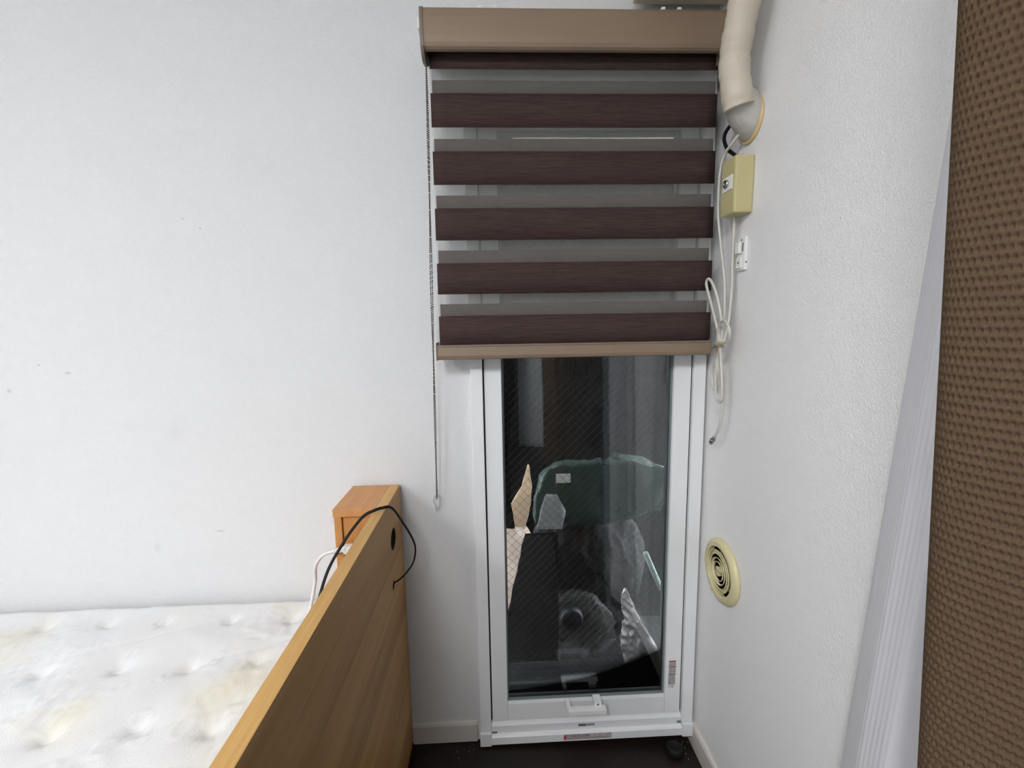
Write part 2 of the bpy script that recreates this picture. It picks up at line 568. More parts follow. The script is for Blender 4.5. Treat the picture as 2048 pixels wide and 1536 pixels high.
# dark grooves between frame and sash
obj('groove', MB().box(-.0328, -.0285, -.008, .02, .104, 1.884), M['gapdark'], win)
obj('groove', MB().box(.5505, .5548, -.008, .02, .104, 1.884), M['gapdark'], win)
# inner sash
sash = bpy.data.objects.new('sash', None)
COL.objects.link(sash)
sash.parent = win
SX0, SX1, SZ0, SZ1 = -.0285, .5505, .1035, 1.884
GX0, GX1, GZ0, GZ1 = .0185, .5035, .160, 1.805
SY = -.014
mb = MB()
mb.box(SX0, GX0, SY, .03, SZ0, SZ1, .0012)
obj('left_stile', mb, M['frame'], sash)
obj('right_stile', MB().box(GX1, SX1, SY, .03, SZ0, SZ1, .0012), M['frame'], sash)
obj('top_rail', MB().box(GX0 + .0003, GX1 - .0003, SY, .03, GZ1, SZ1, .0012), M['frame'], sash)
mb = MB()
mb.box(GX0 + .0003, GX1 - .0003, SY, .03, .1455, GZ0, .001)
mb.box(GX0 + .0003, GX1 - .0003, SY + .0008, .03, SZ0, .1449, .001)
obj('bottom_rail', mb, M['frame'], sash)
mb = MB()      # gasket round the pane
for a, b, c, d in ((GX0, GX0 + .004, GZ0, GZ1), (GX1 - .004, GX1, GZ0, GZ1), (GX0 + .004, GX1 - .004, GZ0, GZ0 + .004), (GX0 + .004, GX1 - .004, GZ1 - .004, GZ1)):
    mb.box(a, b, -.002, .006, c, d)
obj('gasket', mb, M['frame_in'], sash)
obj('glass_pane', MB().box(GX0 + .001, GX1 - .001, .006, .010, GZ0 + .001, GZ1 - .001), M['glass'], sash)
mb = MB()      # bright spacer bar behind the first pane
for a, b, c, d in ((GX0, GX0 + .007, GZ0, GZ1), (GX1 - .007, GX1, GZ0, GZ1), (GX0 + .007, GX1 - .007, GZ0, GZ0 + .007), (GX0 + .007, GX1 - .007, GZ1 - .007, GZ1)):
    mb.box(a, b, .0105, .026, c, d)
obj('spacer_bar', mb, M['alu'], sash)
# chrome rod added to make glints right of the pane, behind the blind
sr = MB().tube([(.4955, .000, 1.60), (.4955, .000, 1.80)], .0035, 14)
for z in (1.61, 1.70, 1.79):
    sr.lathe([(.0052, -.004), (.0052, .004)], (.4955, .000, z), 'z', 14)
obj('glint_rod', sr, M['chrome'], sash)
# outer sash with wired glass
osash = bpy.data.objects.new('outer_sash', None)
COL.objects.link(osash)
osash.parent = win
mb = MB()
OX0, OX1, OZ0, OZ1 = .000, .532, .148, 1.83
mb.box(-.0325, OX0, .05, .085, .1025, 1.8845)
mb.box(OX1, .5545, .05, .085, .1025, 1.8845)
mb.box(OX0, OX1, .05, .085, .1025, OZ0)
mb.box(OX0, OX1, .05, .085, OZ1, 1.8845)
obj('outer_frame', mb, mat('grey_aluminium', rgb(128, 134, 138), .45, .3), osash)
obj('wired_glass_pane', MB().box(OX0, OX1, .064, .071, OZ0, OZ1), M['glass_w'], osash)
pitch = .0262
W_, H_ = OX1 - OX0, OZ1 - OZ0
for sgn in (1, -1):
    mb = MB()
    c = -W_
    while c < H_ + W_:
        # line z = c + x (or c - x) clipped to the pane
        p = []
        x0, x1 = 0.0, W_
        za, zb = (c + x0, c + x1) if sgn > 0 else (c + W_ - x0, c + W_ - x1)
        t0, t1 = 0.0, 1.0
        dz = zb - za
        ta, tb = (0 - za) / dz, (H_ - za) / dz
        if ta > tb: ta, tb = tb, ta
        t0, t1 = max(t0, ta), min(t1, tb)
        if t1 - t0 > .01:
            a = (OX0 + W_ * t0, .0675 + sgn * .0006, OZ0 + za + dz * t0)
            b = (OX0 + W_ * t1, .0675 + sgn * .0006, OZ0 + za + dz * t1)
            mb.tube([a, b], .00042, 5, caps=False)
        c += pitch
    tag(obj('wire_mesh', mb, M['wire'] if sgn > 0 else M['wire_unlit'], osash, weld=False), kind='stuff')
# pull handle on the bottom rail
h = MB()
h.box(.199, .312, -.060, -.0555, .1515, .1665, .001)          # grip plate
h.box(.199, .312, -.0556, -.040, .1625, .1665, .0008)
h.box(.194, .206, -.052, SY, .160, .171, .001)
h.box(.277, .300, -.045, SY, .1655, .1785, .001)
hd = obj('pull_handle', h, M['white_p'], win)
obj('screw', MB().lathe([(.0, .0012), (.0024, .0010), (.003, 0)], (.2885, -.045, .172), '-y', 12), M['st_ink'], hd)
obj('latch_plate', MB().box(.272, .289, -.0165, SY, .131, .1365, .0005), M['st_ink'], win)
# stickers: tiny print
def marks(parent, x0, x1, y, z0, z1, rows, dens, material, seedv, hfrac=.6):
    rnd = random.Random(seedv)
    mb = MB()
    for r in range(rows):
        zc = z1 - (r + .5) * (z1 - z0) / rows
        hh = (z1 - z0) / rows * hfrac / 2
        x = x0
        while x < x1:
            wdt = rnd.uniform(.4, 1.0) * hh * 2
            if rnd.random() < dens and x + wdt < x1:
                k = rnd.randint(0, 2)
                t = hh * .32
                if k != 1: mb.box(x, x + wdt, y - .00012, y, zc + hh - t, zc + hh)
                if k != 2: mb.box(x, x + wdt, y - .00012, y, zc - hh, zc - hh + t)
                mb.box(x + wdt * .35, x + wdt * .35 + t, y - .00012, y, zc - hh, zc + hh)
            x += wdt + hh * .5
    return obj('print', mb, material, parent)
sx0, sx1 = .5135, .535
st = obj('label_sticker', MB().box(sx0, sx1, SY - .0004, SY, .2345, .2795), M['st_clear'], win)
obj('red_band', MB().box(sx0, sx1, SY - .0007, SY - .0004, .2765, .2795), M['st_red'], st)
marks(st, sx0 + .001, sx1 - .001, SY - .0005, .263, .276, 5, .8, M['st_ink'], 1)
marks(st, sx0 + .001, sx1 - .001, SY - .0005, .240, .2555, 5, .75, M['st_ink'], 2)
obj('black_rule', MB().box(sx0 - .001, sx1 + .001, SY - .0007, SY - .0004, .2585, .2602), M['st_black'], st)
st = obj('label_sticker', MB().box(sx0 - .001, sx1 - .001, SY - .0004, SY, .199, .2335), M['st_clear'], win)
obj('black_rule', MB().box(sx0 - .002, sx1, SY - .0007, SY - .0004, .2335, .2350), M['st_black'], st)
marks(st, sx0, sx1 - .002, SY - .0005, .216, .231, 5, .7, M['st_ink'], 3)
marks(st, sx0, sx0 + .008, SY - .0005, .200, .214, 4, .95, M['st_black'], 4, .8)
marks(st, sx0 + .009, sx1 - .002, SY - .0005, .203, .214, 4, .7, M['st_ink'], 5)
st = obj('label_sticker', MB().box(sx0 - .002, sx1 - .003, SY - .0004, SY, .188, .1985), M['st_white'], win)
marks(st, sx0 - .001, sx0 + .008, SY - .0005, .1895, .197, 3, .6, M['st_ink'], 6)
mb = MB()          # the figure 1
mb.box(sx0 + .0105, sx0 + .0122, SY - .0007, SY - .0004, .1895, .1965)
mb.box(sx0 + .0095, sx0 + .0106, SY - .0007, SY - .0004, .1945, .1958)
obj('numeral', mb, M['st_black'], st)
YS = -.029
st = obj('warning_sticker', MB().box(.187, .335, YS - .0004, YS, .042, .0605), M['st_pink'], sill)
obj('red_mark', MB().add([(.1885, YS - .0007, .0425), (.1945, YS - .0007, .0425), (.1945, YS - .0007, .0590), (.1915, YS - .0007, .0585), (.1885, YS - .0007, .0530)], [(0, 1, 2, 3, 4)]), M['st_red'], st)
for q in ((.1975, .258, .0505, .0585, 1, .75, 'st_ink', 7), (.252, .270, .0510, .0590, 1, 1.0, 'st_black', 8), (.270, .328, .0510, .0590, 1, .7, 'st_white', 9), (.1975, .331, .0435, .0485, 1, .85, 'st_ink', 10)):
    bpy_o = marks(st, q[0], q[1], YS - .0005, q[2], q[3], q[4], q[5], M[q[6]], q[7], .85)
st = obj('maker_sticker', MB().box(.234, .285, -.0194, -.019, .0765, .0850), M['st_clear'], sill)
obj('dark_panel', MB().box(.235, .257, -.0197, -.0194, .0768, .0845), M['st_ink'], st)
marks(st, .237, .256, -.0198, .0775, .0840, 1, .9, M['st_clear'], 11)
marks(st, .259, .283, -.0195, .0790, .0840, 1, .8, M['st_ink'], 12)

# ------------------------------------------------------------------ outside: narrow balcony stacked with bags
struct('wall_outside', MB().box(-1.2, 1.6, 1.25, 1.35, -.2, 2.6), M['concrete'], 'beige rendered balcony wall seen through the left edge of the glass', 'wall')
struct('ceiling_sky_blocker', MB().box(-1.2, 1.6, .14, .62, 2.0, 2.1), M['concrete_d'], 'unseen slab added above the balcony to block skylight', 'ceiling')  # out of view, added to keep sky light off the stack
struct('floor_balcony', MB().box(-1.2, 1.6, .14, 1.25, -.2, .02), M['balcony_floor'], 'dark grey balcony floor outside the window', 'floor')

def nz3(x, y, z, s, seed=0):
    return noise.noise(Vector((x * s + seed, y * s - seed * .7, z * s + seed * .3)))

def sheet_xz(name, outline, y, material, amp, seed, parent=None, thick=.004, step=.012, lean=0.0, sc1=9, ridge=0.0):
    """crumpled sheet hanging roughly in a vertical plane, cut to an outline given as (z, x_left, x_right) rows"""
    zs_ = [r[0] for r in outline]
    z = np.arange(zs_[0], zs_[-1] + 1e-6, step)
    xl = np.interp(z, zs_, [r[1] for r in outline])
    xr = np.interp(z, zs_, [r[2] for r in outline])
    ncol = max(6, int(max(xr - xl) / step))
    P = np.zeros((len(z), ncol + 1, 3))
    for i in range(len(z)):
        for j in range(ncol + 1):
            t = j / ncol
            x = xl[i] + (xr[i] - xl[i]) * t
            d = amp * nz3(x, 0, z[i], sc1, seed) + amp * .45 * nz3(x, 0, z[i], sc1 * 2.7, seed + 5)
            if ridge:
                d += ridge * (1 - abs(nz3(x, 3, z[i], sc1 * 1.6, seed + 9)) * 2)
            edge = .004 * nz3(x, 7, z[i], 30, seed)
            P[i, j] = (x + edge, y + d + lean * (z[i] - zs_[0]), z[i])
    o = obj(name, MB().grid(P), material, parent)
    md = o.modifiers.new('thickness', 'SOLIDIFY')
    md.thickness = thick
    md.offset = 1
    return o

# black backdrop added outside to keep the glass dark, ragged along its left edge
o = sheet_xz('black_sheet', [(.022, .28, .82), (.28, .25, .82), (.39, .155, .82), (.505, .10, .82), (.567, .034, .82), (.62, -.07, .82), (1.2, -.14, .82), (1.996, -.16, .82)], .565, M['blackcloth'], .02, 3)
tag(o, 'black backdrop sheet added outside to keep the window glass dark', 'sheet')
o = sheet_xz('reflection_cutout', [(.62, -.01, .058), (.70, -.01, .048), (.84, -.02, .040), (.90, -.02, .040), (1.0, -.02, .056), (1.06, -.02, .063), (1.12, -.02, .066), (1.2, -.02, .064), (1.35, -.02, .07), (1.996, -.03, .07)], .20, M['blackcloth'], .012, 11, thick=.02)  # cutout in place of a dark figure mirrored in the glass
tag(o, 'ragged black cutout standing in for a dark figure reflected in the left edge of the glass', 'dark cutout')

def blob(name, c, r, material, seed, amp=.12, sc1=4.0, sub=4, parent=None, flat_bottom=None, ridge=0.0, ymin=None):
    bm = bmesh.new()
    bmesh.ops.create_icosphere(bm, subdivisions=sub, radius=1)
    for v in bm.verts:
        n_ = v.co.normalized()
        d = 1 + amp * noise.noise(n_ * sc1 * .5 + Vector((seed, seed, 0))) + amp * .6 * noise.noise(n_ * sc1 + Vector((0, seed, 9)))
        if ridge:
            d += ridge * (.35 - abs(noise.noise(n_ * sc1 * 1.3 + Vector((seed, 2, 1)))))
        p = Vector((c[0] + n_.x * r[0] * d, c[1] + n_.y * r[1] * d, c[2] + n_.z * r[2] * d))
        if flat_bottom is not None and p.z < flat_bottom: p.z = flat_bottom
        if ymin is not None and p.y < ymin: p.y = ymin
        v.co = p
    mb = MB()
    bm.verts.index_update()
    mb.add([v.co[:] for v in bm.verts], [[v.index for v in f.verts] for f in bm.faces], True)
    bm.free()
    return obj(name, mb, material, parent)

# stack behind the glass, from the floor up
o = blob('black_bag', (.35, .42, .34), (.215, .105, .335), M['blackbag'], 4, .10, 5, 5, flat_bottom=.02, ridge=.10, ymin=.31)
tag(o, 'large black bag standing outside in the middle of the glass', 'bag')
gb = thing('green_bag', (.36, .24, .63), 'green plastic bag with white label lying on the black bag outside', 'bag')
o = sheet_xz('bag_body', [(.632, .126, .30), (.650, .125, .46), (.665, .127, .555), (.72, .130, .575), (.79, .150, .580), (.815, .170, .575), (.832, .20, .50), (.842, .23, .38)], .225, M['green'], .009, 8, gb, thick=.06, ridge=.007, sc1=7, step=.009)
o.modifiers['thickness'].offset = 0
obj('label', MB().box(.195, .243, .1745, .1775, .785, .815), M['st_white'], gb)
bb = sheet_xz('beige_cloth', [(.596, .052, .090), (.612, .050, .102), (.671, .043, .118), (.70, .060, .121), (.742, .084, .122), (.785, .098, .119), (.822, .108, .113)], .262, M['beige'], .012, 21, thick=.003, step=.007, ridge=.01)
tag(bb, 'beige cloth glowing with daylight at the left edge of the glass', 'cloth')
ws = sheet_xz('white_sack', [(.022, -.12, .13), (.30, -.12, .10), (.52, -.12, .10), (.60, -.12, .10), (.640, -.12, .085), (.648, -.12, .05)], .295, M['beige_w'], .012, 23, thick=.004, ridge=.012)
tag(ws, 'pale pinkish sack lit by daylight below the beige cloth at left', 'sack')
o = sheet_xz('white_paper_bag', [(.635, .125, .215), (.70, .14, .225), (.76, .16, .19)], .150, M['whitebag'], .006, 31, ridge=.005)
tag(o, 'crumpled pale plastic wrap below the white label of the green bag', 'bag')
o = sheet_xz('clear_plastic_sheet', [(.16, .0, .20), (.30, .012, .20), (.45, .045, .20), (.60, .075, .18), (.63, .08, .17)], .125, M['clearbag'], .006, 41, ridge=.006, thick=.002)
tag(o, 'dark clear plastic sheet draped down the left of the glass', 'plastic sheet')
o = sheet_xz('dark_plastic_sheet', [(.152, .0, .20), (.30, .02, .20), (.45, .052, .20), (.60, .085, .20), (.628, .09, .20)], .160, M['blackbag'], .006, 43, thick=.003)
tag(o, 'black plastic sheet with slanting left edge behind the clear sheet', 'plastic sheet')
o = blob('clear_trash_bag', (.27, .25, .21), (.14, .042, .145), M['clearbag'], 51, .12, 4, 4, flat_bottom=.02, ridge=.15, ymin=.205)
tag(o, 'clear trash bag with blue cap inside, low in the middle of the glass', 'bag', 'clear trash bags outside')
o = obj('blue_cap', MB().lathe([(0, .012), (.034, .010), (.040, 0), (.040, -.02)], (.250, .190, .285), '-y', 24), M['navy'])
tag(o, 'round navy blue cap inside the middle clear trash bag', 'cap')
o = blob('white_bottle_end', (.250, .186, .185), (.03, .014, .028), M['clearbag'], 53, .2, 5, 3)
tag(o, 'small pale crumpled lump inside the middle clear trash bag', 'bag')
o = blob('clear_trash_bag', (.02, .235, .10), (.075, .035, .075), M['clearbag'], 57, .12, 4, 4, flat_bottom=.02, ridge=.15, ymin=.205)
tag(o, 'low clear trash bag in the bottom left corner of the glass', 'bag', 'clear trash bags outside')
rb = sheet_xz('clear_film_bag', [(.075, .475, .50), (.10, .44, .535), (.14, .425, .545), (.18, .42, .545), (.24, .418, .51), (.30, .425, .475), (.40, .415, .435)], .150, M['filmbag'], .014, 61, ridge=.030, thick=.002, sc1=15, step=.006)
tag(rb, 'bright crinkled clear film bag in the bottom right of the glass', 'bag')
o = blob('navy_shoe', (.525, .245, .085), (.055, .035, .05), M['navy'], 63, .08, 3, 4, flat_bottom=.02, ymin=.2)
tag(o, 'dark navy lump beneath the bright film bag at the lower right', 'shoe')
o = obj('grey_pole', MB().tube([(.498, .175, .53), (.556, .175, .395)], .009, 8), mat('pale_green_pole', rgb(150, 170, 165), .5))
tag(o, 'pale slanting pole seen in the right part of the glass', 'pole')
struct('trim_1', MB().box(-.05, .58, .09, .2, .02, .148), M['dark_ledge'], 'dark ledge outside below the wired glass', 'ledge')

# ------------------------------------------------------------------ zebra roller blind
bl = thing('roller_blind', (.21, -.06, 2.02), 'zebra roller blind of dark brown and sheer bands with taupe head box', 'blind')
BX0, BX1 = -.1435, .552
outer = [(-.012, 2.0165), (-.118, 2.0165), (-.1265, 2.0145), (-.1300, 2.008), (-.1312, 1.995), (-.1318, 1.975), (-.1315, 1.955), (-.1300, 1.942), (-.1270, 1.9345), (-.1215, 1.9305), (-.114, 1.9295)]
inner = [(-.114, 1.932), (-.121, 1.933), (-.1253, 1.9365), (-.1277, 1.943), (-.1291, 1.956), (-.1293, 1.975), (-.1287, 1.994), (-.1275, 2.006), (-.1250, 2.0115), (-.117, 2.014), (-.012, 2.014)]
hb = obj('head_box', MB().prism_x(outer + inner, BX0, BX1), M['taupe'], bl)
capp = [(-.010, 2.0185), (-.124, 2.0185), (-.1318, 2.012), (-.1338, 1.98), (-.1330, 1.95), (-.1295, 1.934), (-.122, 1.922), (-.110, 1.915), (-.095, 1.914), (-.06, 1.925), (-.03, 1.945), (-.010, 1.96)]
obj('end_cap', MB().prism_x(capp, -.1510, BX0 - .0002), M['taupe_d'], bl)
obj('end_cap', MB().prism_x(capp, BX1 + .0002, .560), M['taupe_d'], bl)
obj('wall_clip', MB().box(-.1600, -.1512, -.105, -.07, 1.985, 2.008, .003), M['white_p'], bl)
for x in (-.020, .015, .402, .440):
    obj('bracket_clip', MB().box(x, x + .009, -.124, -.040, 2.0168, 2.0222, .0008), M['white_p'], bl)
obj('roller_tube', MB().tube([(-.142, -.062, 1.976), (.551, -.062, 1.976)], .028, 24), M['blind'], bl)
FRONT = -.085
fx0, fx1 = -.1375, .5585
def fx1z(z): return .558 + (1.95 - z) * .011
rows = [1.9465, 1.908, 1.8545, 1.778, 1.7233, 1.646, 1.5907, 1.5145, 1.459, 1.383, 1.3284, 1.2500]
rows = [1.978] + rows[1:]
def band(name, x0, x1, y, z0, z1, material, parent, th=.0008):
    """woven strip with a very slight wave"""
    nx = 24
    P = np.zeros((3, nx + 1, 3))
    for i, z in enumerate((z0, (z0 + z1) / 2, z1)):
        for j in range(nx + 1):
            x = x0 + (x1 - x0) * j / nx
            P[i, j] = (x, y + .0008 * math.sin(x * 9 + z * 3), z)
    o = obj(name, MB().grid(P), material, parent)
    md = o.modifiers.new('thickness', 'SOLIDIFY')
    md.thickness = th
    return o
for i in range(0, 12, 2):
    band('dark_band', fx0, fx1z(rows[i]), FRONT, rows[i + 1], rows[i], M['blind'], bl)
    if i < 10:
        band('sheer_band', fx0 + .0005, fx1z(rows[i]) - .0005, FRONT + .0003, rows[i + 2] + .0004, rows[i + 1] - .0004, M['sheer'], bl, .0004)
BACK = -.045
btop = [1.9025, 1.7668, 1.6317, 1.4966, 1.3606]
bb0, bb1 = -.1375, .572
for i, zt in enumerate(btop):
    band('dark_band', bb0, bb1, BACK, zt - .077, zt, M['blind'], bl)
    prev_b = 1.97 if i == 0 else btop[i - 1] - .077
    band('sheer_band', bb0 + .0005, bb1 - .0005, BACK, zt + .0004, prev_b - .0004, M['sheer'], bl, .0004)
band('sheer_band', bb0 + .0005, bb1 - .0005, BACK, 1.255, btop[-1] - .0775, M['sheer'], bl, .0004)
# bottom bar
bar = [(-.042, 1.2555), (-.094, 1.2555), (-.0955, 1.253), (-.0965, 1.228), (-.094, 1.2205), (-.088, 1.218), (-.048, 1.218), (-.042, 1.223)]
bo = obj('bottom_bar', MB().prism_x(bar, -.1435, .5615), M['taupe'], bl)
obj('bar_lip', MB().box(-.1405, .558, -.0972, -.0905, 1.2505, 1.2555, .0012), M['taupe_d'], bo)
obj('bar_end_cap', MB().box(-.1465, -.1437, -.0975, -.04, 1.2165, 1.262, .001), M['taupe_d'], bo)
obj('bar_end_cap', MB().box(.5617, .5642, -.0975, -.04, 1.2165, 1.260, .001), M['taupe_d'], bo)
# bead chain: two strands twisting round each other
path = cr_spline([(-.144, -.09, 1.944), (-.148, -.08, 1.729), (-.156, -.06, 1.422), (-.162, -.04, 1.161), (-.169, -.025, .826)], 200)
bead = bmesh.new()
bmesh.ops.create_icosphere(bead, subdivisions=1, radius=.0022)
bv = [v.co.copy() for v in bead.verts]
bead.verts.index_update()
bf = [[v.index for v in f.verts] for f in bead.faces]
bead.free()
mb = MB()
acc, last = 0.0, path[0]
step_b = .0050
cnt = 0
for p in path:
    acc += (p - last).length
    last = p
    if acc >= step_b:
        acc -= step_b
        a = (p.z * 9.0)
        off = Vector((math.cos(a) * .0019 + .0004, math.sin(a) * .0019, 0))
        sp = max(1.0, (p.z - 1.80) / .05) if p.z > 1.80 else 1.0
        for sg in (1, -1):
            c = p + off * sg + Vector((0, 0, .0012 * sg))
            mb.add([c + q for q in bv], bf, True)
ch = tag(obj('bead_chain', mb, M['chain'], bl, weld=False), kind='stuff')
hk = cr_spline([(-.1685, -.022, .836), (-.1765, -.018, .825), (-.1795, -.016, .812), (-.1755, -.014, .797), (-.1745, -.012, .783), (-.1705, -.012, .790), (-.1650, -.014, .802), (-.1605, -.017, .817), (-.1630, -.020, .831)], 8)
obj('chain_hook', MB().tube(hk, .0022, 8, closed=False), M['clear'], bl)

# ------------------------------------------------------------------ air conditioner corner, duct, ring
ac = thing('air_conditioner', (.478, -.36, 2.08), 'cream wall air conditioner whose underside shows above the blind', 'air conditioner')
obj('casing', MB().box(.359, XR, -.70, -.034, 2.082, 2.36, .008), M['ac'], ac)
obj('louvre', MB().box(.375, .40, -.66, -.07, 2.0795, 2.0835, .001), M['white_p'], ac)
obj('intake_grille', MB().box(.47, .478, -.64, -.06, 2.079, 2.0835, .001), M['white_p'], ac)

dpath = cr_spline([(.527, -.275, 2.081), (.529, -.262, 2.02), (.53, -.249, 1.961), (.53, -.234, 1.919), (.531, -.218, 1.88), (.533, -.213, 1.842), (.537, -.217, 1.802), (.546, -.214, 1.766)], 10)
dk = thing('wrapped_pipe', (.527, -.275, 2.08), 'beige tape wrapped pipe curving down from the air conditioner to the wall', 'pipe')
rad = []
for i, p in enumerate(dpath):
    rad.append(.0305 + .0006 * math.sin(p.z * 120) + (.001 if (i // 3) % 2 else 0))
mb = MB().tube(dpath, rad, 28)
obj('pipe_wrap', mb, M['duct'], dk)
# lumpy sealing putty from the pipe end to the wall ring
mb = MB()
ringc = Vector((XR - .002, -.176, 1.757))
n_ = 36
rows_p = []
endp = dpath[-1]
for t in np.linspace(0, 1, 16):
    c = Vector(endp + Vector((-.004, .004, .024))) * (1 - t) + ringc * t
    rr = .030 * (1 - t) + .0465 * t
    row = []
    axis0 = Vector((.55, .2, -.8)).normalized()
    axis1 = Vector((1, 0, 0))
    ax = (axis0 * (1 - t) + axis1 * t).normalized()
    u = Vector((0, 1, 0))
    u = (u - ax * u.dot(ax)).normalized()
    v_ = ax.cross(u)
    for j in range(n_ + 1):
        a = 2 * math.pi * j / n_
        lump = 1 + .10 * noise.noise(Vector((math.cos(a) * 1.6, math.sin(a) * 1.6, t * 3))) * (1 if t < .93 else .3)
        q = c + (u * math.cos(a) + v_ * math.sin(a)) * rr * lump
        q.x = min(q.x, XR - .001)
        row.append(q[:])
    rows_p.append(row)
mb.grid(np.array(rows_p))
obj('sealing_putty', mb, M['putty'], dk)
mb = MB().lathe([(.038, 0), (.0495, 0), (.0505, .0025), (.0500, .0065), (.0470, .0085), (.0455, .006)], (XR, -.176, 1.757), '-x', 48)
obj('wall_ring', mb, M['ringm'], dk)

# ------------------------------------------------------------------ junction box, switch, vent
jb = thing('junction_box', (XR, -.168, 1.548), 'yellowed plastic box with a round socket on the right wall below the pipe', 'junction box')
mb = MB().box(.552, XR, -.2005, -.1365, 1.550, 1.676, .005)
obj('box_cover', mb, M['cream_y'], jb)
jp = obj('socket_plate', MB().box(.5498, .5525, -.190, -.149, 1.604, 1.636, .0006), M['white_p'], jb)
obj('socket', MB().lathe([(.0045, .004), (.0045, .0055), (.0085, .0055), (.0095, .003), (.0095, 0)], (.5498, -.1685, 1.620), '-x', 24), M['nickel'], jp)
obj('socket_hole', MB().lathe([(0, .0035), (.0045, .0035)], (.5498, -.1685, 1.620), '-x', 16), M['st_white'], jp)

swt = thing('wall_jack', (XR, -.176, 1.425), 'small white plastic wall plate with a lever below the yellowed box', 'switch')
obj('back_plate', MB().box(.5885, XR, -.190, -.157, 1.423, 1.500, .003), M['white_p'], swt)
obj('lever', MB().box(.580, .5884, -.179, -.160, 1.462, 1.487, .002), M['white_p'], swt)
obj('slot', MB().box(.5866, .5886, -.1835, -.1805, 1.466, 1.486, .0004), mat('slot_brown', rgb(120, 104, 92), .6), swt)
obj('lower_block', MB().box(.5845, .5884, -.181, -.160, 1.428, 1.455, .002), M['white_p'], swt)
for y, z, x in ((-.1745, 1.493, .5885), (-.1705, 1.441, .5845)):
    obj('screw_hole', MB().lathe([(0, .0006), (.0022, .0006), (.0024, 0)], (x, y, z), '-x', 12), M['st_ink'], swt)
obj('screw_hole', MB().lathe([(0, .0006), (.0018, .0006), (.002, 0)], (.593, -.190, 1.441), '-y', 12), M['st_ink'], swt)

vt = thing('round_vent', (XR, -.138, .643), 'round cream plastic air vent with ring louvres on the right wall', 'vent')
VC = (XR, -.148, .646)
mb = MB().lathe([(.0, 0), (.0845, 0), (.0855, .003), (.085, .008), (.081, .0125), (.074, .0150), (.0735, .0155), (.0722, .0140), (.0708, .0145), (.0650, .0158), (.0638, .0150), (.0632, .0135), (.0640, .0015), (.0, .0015)], VC, '-x', 72)
obj('flange', mb, M['cream'], vt)
for r in (.0530, .0430, .0330, .0230):
    mb = MB().lathe([(r, .0105), (r + .0010, .0102), (r + .0030, .0150), (r + .0026, .0162), (r + .0014, .0164), (r, .0105)], VC, '-x', 56)
    obj('louvre_ring', mb, M['cream'], vt)
mb = MB()
for k in range(6):
    a = math.pi / 6 + k * math.pi / 3
    p0 = Vector(VC) + Vector((-.0085, math.cos(a) * .012, math.sin(a) * .012))
    p1 = Vector(VC) + Vector((-.0085, math.cos(a) * .0628, math.sin(a) * .0628))
    mb.tube([p0, p1], .0011, 6)
obj('spokes', mb, M['cream'], vt)
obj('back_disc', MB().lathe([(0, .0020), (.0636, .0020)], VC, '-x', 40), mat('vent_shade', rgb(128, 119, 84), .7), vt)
mb = MB()
for sg in (1, -1):                     # split centre button
    pts = [(VC[0], VC[1], VC[2] + sg * .0018)]
    poly = []
    for k in range(13):
        a = math.pi * k / 12
        poly.append((VC[1] + math.cos(a) * .0125, VC[2] + sg * (.0018 + math.sin(a) * .011)))
    vs = [(XR - .0065, y, z) for y, z in poly] + [(XR - .0160, y, z) for y, z in poly]
    k = len(poly)
    mb.add(vs, [(i, (i + 1) % k, k + (i + 1) % k, k + i) for i in range(k)] + [tuple(range(k)), tuple(range(k, 2 * k))])
obj('centre_button', mb, M['cream'], vt)
obj('adjust_tab', MB().box(XR - .0165, XR - .0135, -.125, -.117, .575, .583, .001), M['cream_y'], vt)

# ------------------------------------------------------------------ cables on the right wall
def cable(name, pts, r, material, parent, per=8, n=8):
    return obj(name, MB().tube(cr_spline(pts, per), r, n), material, parent)
cb = thing('antenna_cable', (.56, -.15, 1.246), 'ivory antenna cable tied in loops and hanging beside the blind', 'cable')
cable('cable_run', [(.572, -.172, 1.728), (.565, -.151, 1.713), (.563, -.124, 1.699), (.560, -.113, 1.663), (.558, -.115, 1.598), (.558, -.120, 1.549), (.563, -.130, 1.477), (.567, -.144, 1.404), (.566, -.152, 1.331), (.562, -.153, 1.277), (.558, -.154, 1.246)], .0034, M['coax'], cb)
cable('cable_run', [(.580, -.150, 1.560), (.580, -.153, 1.535), (.582, -.15, 1.452), (.582, -.152, 1.38), (.575, -.158, 1.307), (.564, -.165, 1.265), (.556, -.161, 1.247)], .0034, M['coax'], cb)
cable('cable_loop', [(.556, -.158, 1.246), (.55, -.156, 1.281), (.545, -.143, 1.32), (.542, -.122, 1.364), (.54, -.107, 1.396), (.54, -.112, 1.409), (.541, -.126, 1.406), (.545, -.143, 1.381), (.55, -.153, 1.35), (.555, -.161, 1.307), (.558, -.161, 1.271), (.558, -.156, 1.246)], .0034, M['coax'], cb)
cable('cable_loop', [(.556, -.15, 1.246), (.551, -.155, 1.269), (.546, -.170, 1.291), (.540, -.198, 1.305), (.535, -.226, 1.300), (.534, -.240, 1.285), (.537, -.236, 1.267), (.541, -.214, 1.256), (.549, -.176, 1.253), (.553, -.148, 1.254), (.556, -.135, 1.245)], .0034, M['coax'], cb)
cable('cable_loop', [(.556, -.155, 1.244), (.556, -.146, 1.209), (.556, -.143, 1.158), (.557, -.146, 1.12), (.556, -.165, 1.106), (.555, -.178, 1.117), (.555, -.178, 1.15), (.556, -.167, 1.198), (.556, -.158, 1.242)], .0034, M['coax'], cb)
